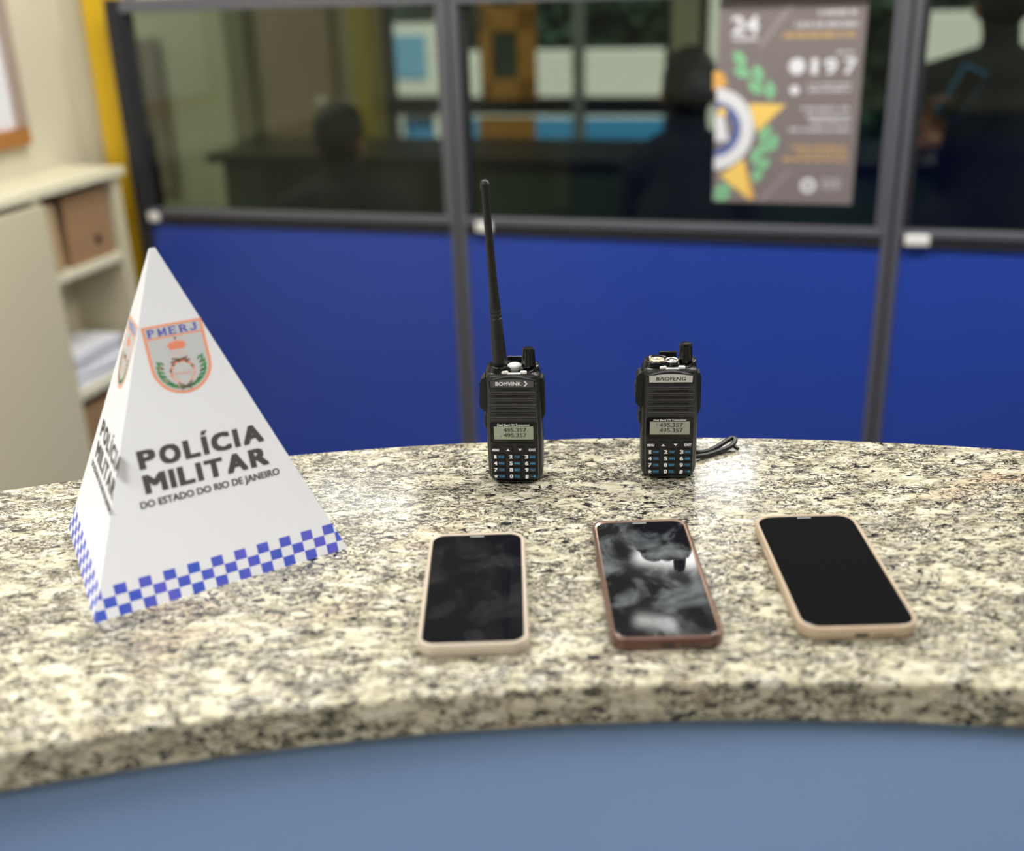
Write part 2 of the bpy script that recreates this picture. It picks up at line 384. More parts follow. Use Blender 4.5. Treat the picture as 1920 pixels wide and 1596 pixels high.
# outside
struct(rb().box((-9, 5.15, -.12), (7, 16, -.02), 'ground'), 'ground')
gw = rb().box((-3.6, 7.5, 0), (-.3, 7.65, 1.05), 'white', .01).build('garden_wall', label='low white outdoor wall with a blue stripe seen through the far window', cat='wall')
rb().box((-3.6, 7.485, .475), (-.3, 7.497, .62), 'bstripe').build('painted_stripe', gw)
rb().box((.2, 7.5, 0), (3.2, 7.65, 1.24), 'white', .01).build('yard_wall', label='plain white outdoor wall seen at the right behind the tall person', cat='wall')
def bush(name, u, k, z0, z1, wd, n, label, cat):
    mb = rb(); rnd = random.Random(hash((u, k)) % 999)
    for i in range(n):
        c = Vector((u+rnd.gauss(0, wd/3), k+rnd.gauss(0, .22), rnd.uniform(z0+.2, z1)))
        X = T(c) @ RO('Z', rnd.uniform(0, 6), 'X', rnd.uniform(-1, 1), 'Y', rnd.uniform(-1, 1)); q = rnd.uniform(.06, .13)
        mb.poly([(-q, 0, 0), (-q*.3, q*.5, .01), (q, 0, 0), (-q*.3, -q*.5, .01)], 'foli', X)
    root = mb.build(name, label=label, cat=cat)
    rb().tube([(u, k, z0), (u+.03, k, (z0+z1)/2), (u-.02, k, z1-.2)], [.05, .04, .02], 'cardd').build('trunk', root)
bush('leafy_tree', 1.0, 8.7, 0, 2.9, .9, 1000, 'round leafy tree behind the gap between the white outdoor walls', 'tree')
rb().box((-1.02, 7.44, 0), (-.84, 7.66, 1.5), 'white', .01).build('patch_pillar', label='white pillar standing in for a pale patch near the low outdoor wall', cat='pillar')  # pillar added to fill a pale patch in the view
hg = MB(ROOM); rnd = random.Random(5)
hg.box((-8, 10.2, 0), (6, 11, 4.5), 'foli')
for i in range(2600):
    X = T((rnd.uniform(-6, 5), rnd.uniform(9.85, 10.2), rnd.uniform(.02, 3.2))) @ RO('Z', rnd.uniform(0, 6), 'X', rnd.uniform(-1, 1), 'Y', rnd.uniform(-1, 1)); q = rnd.uniform(.08, .2)
    hg.poly([(-q, 0, 0), (-q*.3, q*.5, .01), (q, 0, 0), (-q*.3, -q*.5, .01)], 'foli', X)
hg.build('hedge', label='tall dark green hedge closing the yard beyond the far window', cat='hedge')

# ceiling lamps (luminaires)
for i, (u, k, sx, sy, pw) in enumerate(LAMPS):
    mb = MB(); f = .03
    for lo, hi in (((-sx/2-f, -sy/2-f), (sx/2+f, -sy/2)), ((-sx/2-f, sy/2), (sx/2+f, sy/2+f)), ((-sx/2-f, -sy/2), (-sx/2, sy/2)), ((sx/2, -sy/2), (sx/2+f, sy/2))):
        mb.box((*lo, -.06), (*hi, 0), 'white')
    o = mb.build('ceiling_light', loc=UK(u, k, CEIL), rz=-WA, label='white rectangular luminaire on the ceiling, outside the photo', cat='ceiling light', group='ceiling luminaires')
    MB().box((-sx/2, -sy/2, -.05), (sx/2, sy/2, -.02), 'lampw').build('diffuser', o)

# ------------------------------------------------------------------ the partition
PK = 2.5
ZB0, ZB1, ZT0, ZT1 = CT-.143, CT-.104, CT+.372, CT+.405     # bottom rail, top rail
POSTS = [-1.756, -.887, .095, 1.077, 2.06, 2.985]
part = empty('office_partition', UK(0, PK, 0), 'grey aluminium partition with dark glass above blue panels behind the counter', 'partition', rz=-WA)
def pb(): return MB()
for i, u in enumerate(POSTS):
    mb = pb().box((u-.020, -.022, 0), (u+.020, .022, ZT1), 'alu' if i else 'alud', .002)
    mb.box((u-.0035, -.0235, 0), (u+.0035, -.021, ZT1), 'alud')
    mb.build('post', part)
for i, (a, b) in enumerate(zip(POSTS, POSTS[1:])):
    a += .020; b -= .020
    pb().box((a, -.020, ZT0), (b, .020, ZT1), 'alu', .002).build('top_rail', part)
    mb = pb().box((a, -.022, ZB0), (b, .020, ZB1-.016), 'alud', .002).box((a, -.026, ZB1-.016), (b, .020, ZB1), 'alu', .002)
    mb.build('glazing_rail', part)
    pb().box((a, -.017, .08), (b, .010, ZB0), 'blue').build('blue_panel', part)
    pb().box((a, -.015, .0), (b, .015, .08), 'alu').build('foot_rail', part)
    bead = pb()
    bead.box((a, -.014, ZB1), (a+.014, .014, ZT0), 'alud').box((b-.014, -.016, ZB1), (b, .014, ZT0), 'alu')
    bead.build('glazing_bead', part)
    pb().box((a+.014, -.003, ZB1), (b-.014, .003, ZT0), 'glass').build('glass_pane', part)
for u, wd in ((-1.722, .032), (-.822, .040), (.148, .050)):
    pb().box((u-wd/2, -.030, CT-.136), (u+wd/2, -.022, CT-.112), 'white', .003, 3).build('white_clip', part)
o = MB().lathe([(.004, 0), (.022, .004), (.028, .018), (.026, .032), (.014, .042), (.001, .045)], 'white').build('round_cap', loc=UK(-1.715, PK, ZT1), label='round white cap on the top corner of the partition', cat='corner cap')  # plain white round form on the rail corner

# poster stuck on the glass
PX = frame((0, 0, 0), (1, 0, 0), (0, 0, 1))     # x right, y up, normal towards -y (viewer)
PW, PH = .297, .424
poster = MB()
poster.box((0, -.0006, 0), (PW, 0, PH), 'poster')
def L(n): return T((0, -.0007-.0002*n, 0)) @ PX
def pt(px, py):
    l = 215-.036*py; q = 1335-.10*py
    return ((px-l)/(q-l)*PW, (1490-py)/1490*.418)
for (a, b, wd) in (((520, 330), (770, 30), 26), ((520, 1480), (740, 1240), 22)):
    A = Vector(pt(*a)); B = Vector(pt(*b)); q = Vector((wd/1000*PW, 0)); poster.poly([A-q, A+q, B+q, B-q], 'pstripe', L(0))
poster = poster.build('wall_poster', loc=UK(-.289, PK-.004, CT-.055), rz=-WA, label='taupe poster with a gold star badge stuck on the middle glass pane', cat='poster')
em = MB(); cxp, cyp = pt(165, 930)
def clipx(P): # clip polygon at the poster's left edge x>=0.0005
    out = []; P = [Vector(p) for p in P]; e = .0005
    for i, a in enumerate(P):
        b = P[(i+1) % len(P)]
        if a.x >= e: out.append(a)
        if (a.x >= e) != (b.x >= e): t = (e-a.x)/(b.x-a.x); out.append(a.lerp(b, t))
    return out
def disc(mb, cx, cy, r, m, X, n=40, clip=False):
    P = [(cx+r*math.cos(2*PI*k/n), cy+r*math.sin(2*PI*k/n)) for k in range(n)]
    P = clipx(P) if clip else P
    if len(P) > 2: mb.poly(P, m, X)
def leaf(mb, c, a, l, w_, m, X):
    c = Vector(c); d_ = Vector((math.cos(a), math.sin(a))); q = Vector((-d_.y, d_.x))
    P = [c-d_*l/2, c-d_*l*.15+q*w_/2, c+d_*l*.2+q*w_*.45, c+d_*l/2, c+d_*l*.2-q*w_*.45, c-d_*l*.15-q*w_/2]
    mb.poly(P, m, X)
for px, py, a in ((370, 410, -.9), (390, 510, -.4), (510, 520, -1.2), (490, 620, -.7), (600, 640, -1.45), (560, 960, 1.0), (620, 1030, 1.3), (560, 1060, .9), (490, 1130, 1.4), (500, 1270, 1.2), (540, 1200, .8), (240, 1390, .2), (230, 1440, .1)):
    leaf(em, pt(px, py), a, .042, .022, 'pleaf', L(1))
for P, m in (([(440, 735), (720, 745), (500, 950)], 'pstar'), ([(215, 1285), (400, 1150), (440, 1470)], 'pstar'), ([(165, 500), (235, 500), (280, 600), (165, 640)], 'pstar2'), ([(400, 1150), (440, 1470), (480, 1450)], 'pstar2')):
    em.poly([pt(*q) for q in P], m, L(2))
R0 = .0875
disc(em, cxp, cyp, R0, 'pwhite', L(3), clip=True); disc(em, cxp, cyp, R0*.68, 'pnavy', L(4), clip=True); disc(em, cxp, cyp, R0*.50, 'poster', L(5), clip=True)
em.poly(clipx([(cxp-.02, cyp-.025), (cxp+.035, cyp-.025), (cxp+.022, cyp+.03), (cxp-.02, cyp+.03)]), 'pwhite', L(6))
disc(em, *pt(235, 800), .010, 'pstar', L(6))
em.build('badge_print', poster)
tx = MB()
a = pt(410, 235); tx.text('24', a[0], a[1], .054, .034, 'pwhite', L(1), .045)
a = pt(410, 285); tx.text('HORAS', a[0], a[1], .05, .008, 'pwhite', L(1), .06)
tx.build('hours_print', poster); tx = MB()
a = pt(800, 520); disc(tx, a[0], a[1]+.014, .0165, 'pwhite', L(1))
for ch, px in (('1', 930), ('9', 1050), ('7', 1190)):
    a = pt(px, 525); tx.text(ch, a[0], a[1], .022 if ch != '1' else .010, .030, 'pwhite', L(1), .05)
def words(rx, y, wd, h, m, n):   # illegible small print, right aligned
    rnd = random.Random(y); x = rx; left = rx-wd
    while x > left+4:
        q = min(rnd.uniform(35, 110), x-left); A = pt(x-q, y+h/2); B = pt(x, y-h/2)
        k = x-q
        while k < x-6:
            e = k+rnd.uniform(9, 16); A = pt(k, y+h/2); B = pt(min(e, x), y-h/2); tx.poly([A, (B[0], A[1]), B, (A[0], B[1])], m, L(1)); k = e+5
        x -= q+14
tx.build('number_print', poster); tx = MB()
words(1250, 97, 280, 34, 'pwhite', 1); words(1255, 178, 460, 34, 'pwhite', 1); words(1240, 250, 540, 40, 'pgold', 1)
tx.build('headline_print', poster); tx = MB()
words(1225, 375, 130, 20, 'pwhite', 1); words(1200, 600, 320, 16, 'pwhite', 1); words(1200, 640, 330, 26, 'pwhite', 1)
disc(tx, *pt(785, 640), .010, 'pwhite', L(1))
tx.build('contact_print', poster); tx = MB()
for y, wd in ((775, 350), (830, 320), (870, 300), (930, 450)): words(1190, y, wd, 24, 'pwhite', 1)
tx.build('notice_print', poster); tx = MB()
words(1165, 1060, 410, 30, 'pgold', 1); words(1165, 1105, 380, 24, 'pgold', 1); words(1160, 1150, 470, 28, 'pgold', 1)
tx.build('gold_print', poster); tx = MB()
disc(tx, *pt(875, 1350), .016, 'pwhite', L(1)); disc(tx, *pt(875, 1350), .007, 'poster', L(2))
words(1120, 1335, 150, 90, 'pwhite', 1)
tx.build('logo_print', poster)

# ------------------------------------------------------------------ left cabinet and picture
FU = -1.79; BU = -1.966
cab = empty('shelf_cabinet', UK(FU, 2.0, 0), 'cream laminate cabinet with open shelves against the left wall', 'cabinet')
def cabp(name, boxes, m, parent=None, bev=.002):
    mb = MB(T(-UK(FU, 2.0, 0)) @ ROOM)
    for lo, hi in boxes: mb.box(lo, hi, m, bev)
    return mb.build(name, parent or cab)
cabp('top_board', [((BU, .9, 1.086), (FU+.012, 2.462, 1.108))], 'cabtop')
cabp('side_panel', [((BU, 2.415, 0), (FU, 2.45, 1.086))], 'cabinet')
cabp('side_panel', [((BU, 2.115, 0), (FU, 2.14, 1.086))], 'cabinet')
cabp('side_panel', [((BU, .92, 0), (FU, .945, 1.086))], 'cabinet')
cabp('back_panel', [((BU, .945, 0), (BU+.008, 2.415, 1.086))], 'cabinet')
for z in (.885, .585, .32, .06):
    cabp('shelf', [((BU+.008, 2.14, z-.011), (FU-.004, 2.415, z+.011))], 'cabtop')
d1 = cabp('door', [((FU, 1.535, .06), (FU+.018, 2.135, 1.072))], 'cabinet')
cabp('door_handle', [((FU+.018, 1.56, .60), (FU+.03, 1.572, .72))], 'chrome', d1)
d1 = cabp('door', [((FU, .93, .06), (FU+.018, 1.53, 1.072))], 'cabinet')
cabp('door_handle', [((FU+.018, 1.495, .60), (FU+.03, 1.507, .72))], 'chrome', d1)
def rbox(name, lo, hi, m, label, cat, bev=.003, group=None):
    return rb().box(lo, hi, m, bev).build(name, label=label, cat=cat, group=group)
rbox('cardboard_box', (-1.95, 2.150, .8965), (-1.80, 2.200, 1.06), 'cardl', 'narrow tan box file at the left of the top shelf', 'box')
bx = rbox('cardboard_box', (-1.95, 2.235, .8965), (-1.805, 2.405, 1.068), 'card', 'wide brown cardboard box filling the right of the top shelf', 'box')
rb().lathe([(.012, 0), (.012, .0015)], 'dark', T((-1.8045, 2.345, .945)) @ RO('Y', PI/2), n=20).build('finger_hole', bx)
rbox('cardboard_box', (-1.95, 2.155, .332), (-1.81, 2.36, .54), 'card', 'brown cardboard box on the shelf below the papers', 'box')
for j in range(7):
    rnd = random.Random(j); z = .5975+j*.0125
    mb = MB().box((-.068, -.10, 0), (.068, .10, .0115), 'page', .001)
    names = ['lowest', 'second', 'third', 'middle', 'fifth', 'sixth', 'topmost']
    mb.build('paper_ream', loc=UK(-1.880+rnd.uniform(-.006, .006), 2.278+rnd.uniform(-.01, .01), z), rz=-WA+rnd.uniform(-.05, .05), label=f'white bundle of papers in the cabinet, {names[j]} of the stack of seven counted from below', cat='papers', group='papers stacked in the cabinet')
pic = empty('picture_frame', UK(-1.97, 2.0, 1.15), 'brown wooden picture frame with a white page on the cream wall', 'picture')
def picp(name, boxes, m, bev=.003):
    mb = MB(T(-UK(-1.97, 2.0, 1.15)) @ ROOM)
    for lo, hi in boxes: mb.box(lo, hi, m, bev)
    return mb.build(name, pic)
PR, PB = 2.345, 1.178
picp('frame_bar', [((-1.97, PR-.6, PB), (-1.945, PR, PB+.042))], 'wood'); picp('frame_bar', [((-1.97, PR-.6, PB+.52), (-1.945, PR, PB+.56))], 'wood')
tag(picp('frame_bar', [((-1.97, PR-.033, PB+.042), (-1.945, PR, PB+.52))], 'woodg'), 'greyish upright bar'); picp('frame_bar', [((-1.97, PR-.6, PB+.042), (-1.945, PR-.565, PB+.52))], 'wood')
picp('page', [((-1.968, PR-.565, PB+.042), (-1.96, PR-.033, PB+.52))], 'page', 0)

# ------------------------------------------------------------------ counter
TH = .032
def arc(cx, cy, r, a):
    return (cx+r*math.sin(a), cy+r*math.cos(a))
FC = (.0194, -.6165, 1.628); NC = (.0673, -1.065, 1.663)
def band(mb, off_far, off_near, z0, z1, m, a=.80, n=120, bev=0):
    rings = []
    for i in range(n+1):
        t = -a+2*a*i/n; fx, fy = arc(FC[0], FC[1], FC[2]+off_far, t); nx, ny = arc(NC[0], NC[1], NC[2]+off_near, t)
        f = Vector((fx, fy)); nn = Vector((nx, ny)); d_ = (f-nn).normalized(); b = bev
        P = []
        if b:
            for (q, zz) in ((nn+d_*0, z0+b), (nn+d_*b*.3, z0+b*.3), (nn+d_*b, z0)): P.append((q.x, q.y, zz))
            for (q, zz) in ((f-d_*b, z0), (f-d_*b*.3, z0+b*.3), (f, z0+b)): P.append((q.x, q.y, zz))
            for (q, zz) in ((f, z1-b), (f-d_*b*.3, z1-b*.3), (f-d_*b, z1)): P.append((q.x, q.y, zz))
            for (q, zz) in ((nn+d_*b, z1), (nn+d_*b*.3, z1-b*.3), (nn, z1-b)): P.append((q.x, q.y, zz))
        else: P = [(nn.x, nn.y, z0), (f.x, f.y, z0), (f.x, f.y, z1), (nn.x, nn.y, z1)]
        rings.append(P)
    mb.loft(rings, m, smooth=False); return mb
desk = empty('reception_desk', (0, .73, 0), 'curved reception desk with a speckled granite top and blue laminate sides', 'desk')
X0 = T((0, -.73, 0))
band(MB(X0), 0, 0, CT-TH, CT, 'granite', bev=.0035).build('granite_top', desk, 'cream and black speckled granite slab')
def skin_band(mb, C, r0, r1, z0, z1, m, a=.78, n=100):
    rings = []
    for i in range(n+1):
        t = -a+2*a*i/n; p = arc(C[0], C[1], r0, t); q = arc(C[0], C[1], r1, t)
        rings.append([(p[0], p[1], z0), (q[0], q[1], z0), (q[0], q[1], z1), (p[0], p[1], z1)])
    mb.loft(rings, m, smooth=False); return mb
skin_band(MB(X0), NC, NC[2]+.012, NC[2]+.030, 0, CT-TH, 'laminate').build('inner_panel', desk, 'pale blue curved laminate panel')
skin_band(MB(X0), FC, FC[2]-.060, FC[2]-.042, 0, CT-TH, 'blue').build('outer_panel', desk)

# ------------------------------------------------------------------ paper pyramid
N_ = Vector((-.3084, .6952, CT)); R_ = Vector((-.1369, .7969, CT)); L_ = Vector((-.3832, .8510, CT)); X_ = R_+(L_-N_)
AP = Vector((-.2689, .8333, CT+.2491))
root = empty('paper_pyramid', ((N_+R_+L_+X_)/4).to_tuple(), 'white paper pyramid with crest, black lettering and blue checks, standing on the counter', 'table sign')
RW = root.location.copy()
def crest(mb, cs, X, lvl):
    def Y(n): return T(Vector(X.col[2][:3])*(.00015+.00008*n)) @ X
    s, top, bot = cs, .2045, .150; hw = .023
    def shield(hw, top, bot, ys):
        P = [(s-hw, top), (s-hw, ys)]; 
        for k in range(1, 16):
            a = PI + PI*k/16; P.append((s+hw*math.cos(a), ys+(ys-bot)*math.sin(a)))
        return P+[(s+hw, ys), (s+hw, top)]
    mb.poly(shield(hw, top, bot, .1725), 'porange', Y(0)); mb.poly(shield(hw-.0022, top-.0105, bot+.002, .1725), 'pshield', Y(1))
    mb.poly([(s-hw+.002, top-.0092), (s+hw-.002, top-.0092), (s+hw-.002, top-.0018), (s-hw+.002, top-.0018)], 'pshield', Y(1))
    # PMERJ in slab letters
    def bar(x0, y0, x1, y1, w_=.0011, m='pblue', lv=2):
        a = Vector((x0, y0)); b = Vector((x1, y1)); d_ = (b-a).normalized(); q = Vector((-d_.y, d_.x))*w_/2; mb.poly([a-q, b-q, b+q, a+q], m, Y(lv))
    y0, y1 = top-.0086, top-.0026; H = y1-y0; wl = .0062; ym = y0+H*.5
    for i, ch in enumerate('PMERJ'):
        x = s-.0195+i*.0081; r = x+wl*.82
        if ch in 'PRE': bar(x+.001, y0, x+.001, y1, .0017); bar(x-.0003, y0+.0003, x+.0026, y0+.0003, .0006); bar(x-.0003, y1-.0003, x+.003, y1-.0003, .0006)
        if ch in 'PR': bar(x+.001, y1-.0005, r-.001, y1-.0005); bar(x+.001, ym, r-.001, ym); bar(r-.0006, ym+.0003, r-.0006, y1-.0008, .0016)
        if ch == 'R': bar(x+.003, ym, r+.0006, y0, .0016)
        if ch == 'E':
            for yy in (y0+.0004, ym, y1-.0004): bar(x+.001, yy, r, yy, .0009)
            bar(r, y0, r, y0+.0016, .0007); bar(r, y1-.0016, r, y1, .0007)
        if ch == 'M': bar(x+.0006, y0, x+.0006, y1, .0013); bar(r+.0004, y0, r+.0004, y1, .0015); bar(x+.0006, y1, (x+r)/2, y0+.001, .0013); bar((x+r)/2, y0+.001, r+.0004, y1, .0013); bar(x-.0006, y0+.0003, x+.0018, y0+.0003, .0006); bar(r-.001, y0+.0003, r+.0016, y0+.0003, .0006)
        if ch == 'J': bar(r-.001, y0+.001, r-.001, y1, .0017); bar(r-.0028, y1-.0003, r+.0006, y1-.0003, .0006); bar(x+.0008, y0+.0006, r-.001, y0+.0006, .0011); bar(x+.0006, y0+.0003, x+.0006, y0+.0022, .0011)
    # crown
    cy = .1865
    P = [(s-.0065, cy)]+[(s+.0072*math.cos(PI-PI*k/10), cy+.0042*math.sin(PI*k/10)) for k in range(11)]+[(s+.0065, cy)]
    mb.poly(P, 'pred', Y(2)); mb.poly([(s-.0055, cy-.0025), (s+.0055, cy-.0025), (s+.0065, cy), (s-.0065, cy)], 'pred', Y(2))
    for k in range(5): disc(mb, s-.006+k*.003, cy+.0048-abs(k-2)*.0009, .0009, 'ppink', Y(3), 10)
    disc(mb, s, cy+.0062, .001, 'pgrey', Y(3), 8)
    mb.text('G.R.P.', s, .1792, .012, .0024, 'ppink', Y(2), .01)
    # ring of arms and laurels
    for k in range(26):
        a = math.radians(-60+300*k/25) ; rr = .0088
        leaf(mb, (s+rr*math.cos(a), .1665+rr*.95*math.sin(a)), a+PI/2+(.5 if k % 2 else -.5), .0032, .0019, ('pred', 'pbrown', 'porange')[k % 3] if 0 < a < PI*1.1 else 'ppink', Y(2))
    bar(s-.0075, .1745, s+.006, .1772, .0012, 'pbrown', 3); bar(s-.006, .1775, s+.0075, .1745, .0012, 'pbrown', 3)
    mb.text('PMERJ', s, .1642, .0125, .0026, 'ppink', Y(3), .012)
    for sd in (-1, 1):
        for k in range(9):
            a = math.radians(-84+104*k/8); rr = .0165; c = (s+sd*rr*math.cos(a), .1700+rr*.92*math.sin(a))
            leaf(mb, (c[0]+sd*.0012, c[1]), PI/2*(1 if sd > 0 else 1)+sd*(a*.4-.5), .0056, .0019, 'pgreen', Y(2)); leaf(mb, (c[0]-sd*.0012, c[1]), PI/2-sd*(.9-a*.2), .0050, .0017, 'pgreend' if k % 2 else 'pgreen', Y(2))
            if sd < 0 and k % 3 == 1: disc(mb, c[0], c[1], .0007, 'porange', Y(3), 8)
    bar(s-.004, .1530, s+.0055, .1585, .0010, 'pbrown', 3); bar(s+.004, .1530, s-.0055, .1585, .0010, 'pbrown', 3)
for fi, (A, B, wide) in enumerate(((N_, R_, .1994), (R_, X_, .173), (X_, L_, .1994), (L_, N_, .173))):
    e = (B-A); wd = e.length; e.normalize(); m_ = AP-A; sa = m_.dot(e); up = m_-sa*e; hh = up.length; up.normalize(); n = e.cross(up)
    X = T(-RW) @ frame(A, e, up)
    tmp = MB(X)
    tip = .006; f1 = (hh-tip)/hh
    o3 = [(0, 0), (wd, 0), (sa+(wd-sa)*(1-f1), hh-tip), (sa*f1, hh-tip)]
    inner = [(x, y, -.0005) for x, y in o3]
    tmp.loft([inner, [(x, y, 0) for x, y in o3]], 'paper', smooth=False)
    obp = tmp.build('printed_panel', root)
    uvl = obp.data.uv_layers.new(name='UVMap'); Xi = X.inverted()
    for lp in obp.data.loops:
        q = Xi @ obp.data.vertices[lp.vertex_index].co; uvl.data[lp.index].uv = (q.x, q.y)
    cs = wd/2+.0052 if wide > .19 else wd/2+.003; ft = .2045/hh; csc = wd/2*(1-ft)+sa*ft+(.0012 if fi == 0 else 0); sx = 1 if fi == 0 else min(1, wd*(1-ft)/2*.92/.023)
    mb = MB(); XC = X @ T((csc, 0, 0)) @ Matrix.Diagonal((sx, 1, 1, 1)) @ T((-csc, 0, 0)); crest(mb, csc, XC, 0); mb.build('crest_print', obp)
    tb = MB(); XX = T(Vector(X.col[2][:3])*.0002) @ X
    k_ = 1.0
    WID = dict(P=.95, O=1.12, L=.84, I=.31, C=1.06, A=1.16, M=1.2, T=1.0, R=1.06)
    for word, y0 in (('POLICIA', .1006), ('MILITAR', .0820)):
        cap = .0142; e = .080*cap; gap = (.0968/cap-sum(WID[c] for c in word))/6*cap; x = cs-.0484
        for q, c in enumerate(word):
            w_ = WID[c]*cap
            if c == 'I': tb.poly([(x, y0), (x+w_, y0), (x+w_, y0+cap), (x, y0+cap)], 'pgrey', XX)
            else: tb.text(c, x+w_/2, y0+e*.6, w_-2*e, cap-e*1.2, 'pgrey', XX, .082)
            if word == 'POLICIA' and q == 3: tb.poly([(x+.02*cap, y0+1.07*cap), (x+.24*cap, y0+1.07*cap), (x+.44*cap, y0+1.30*cap), (x+.12*cap, y0+1.30*cap)], 'pgrey', XX)
            x += w_+gap
    tb.text('DO ESTADO DO RIO DE JANEIRO', cs, .0722, .1082*k_, .0050, 'pgrey', XX, .045)
    tb.build('lettering', obp)

# ------------------------------------------------------------------ mobile phones
def make_phone(name, x, y, rz, gw_, gl, r, case, scr, label, thick=.0105, lip=.0035, port=True, frame_m=None):
    rt = empty(name, (x, y, CT), label, 'mobile phone', rz)
    W, Hh = gw_+2*lip, gl+2*lip; R = r+lip; mb = MB(); rings = []
    for z, ins in ((0, .0022), (.0006, .0009), (.0024, 0), (thick*.6, 0), (thick-.0012, .0004), (thick, .0014), (thick, lip-.0004), (thick-.0012, lip)):
        rings.append([(px, py, z) for px, py in rrect(W-2*ins, Hh-2*ins, max(R-ins, .002), 8)])
    mb.loft(rings, case, cap=True); mb.build('protective_case', rt)
    sb = MB(); sr = []
    for z, ins in ((thick-.0013, .0001), (thick-.0008, .0002), (thick-.0005, .0010)):
        sr.append([(px, py, z) for px, py in rrect(gw_-2*ins, gl-2*ins, r, 8)])
    sb.loft(sr, scr, smooth=False); sc = sb.build('screen', rt)
    MB().box((-.0055, gl/2-.0042, thick-.0006), (.0055, gl/2-.0030, thick-.0002), 'greyp').build('earpiece', sc)
    if frame_m:
        fb = MB(); 
        fb.loft([[(px, py, z) for px, py in rrect(gw_+2*i_, gl+2*i_, r+i_, 8)] for z, i_ in ((thick-.0009, .0016), (thick-.0002, .0015), (thick-.0001, .0003), (thick-.0006, .0002))], frame_m); fb.build('metal_frame', rt)
    if port:
        pm = MB().box((-.0048, -Hh/2-.0003, .0030), (.0048, -Hh/2+.001, .0062), 'dark', .0008)
        for k in range(5): pm.lathe([(.0007, 0), (.0007, .001)], 'dark', T((.010+k*.0026, -Hh/2+.0006, .0046)) @ RO('X', PI/2), n=10)
        pm.build('charging_port', rt)
    bm_ = MB().box((-W/2-.0006, .022, .0035), (-W/2+.001, .034, .0070), case, .0004).box((-W/2-.0006, .006, .0035), (-W/2+.001, .018, .0070), case, .0004)
    bm_.build('volume_buttons', rt); return rt
make_phone('smartphone', -.0314, .7155, -.004, .0705, .1560, .0095, 'case1', 'scr1', 'dark phone in a beige case, leftmost of the three and nearest the paper pyramid', lip=.0032, port=False)
make_phone('smartphone', .1008, .7220, -.0013, .0725, .1700, .0090, 'case2', 'scr2', 'smudged phone in a copper case, between the other two phones', lip=.0028, frame_m='frame2')
make_phone('smartphone', .2338, .7239, -.0162, .0763, .1650, .0120, 'case3', 'scr3', 'phone with a clean black screen in a tan case, farthest from the pyramid', lip=.0030)

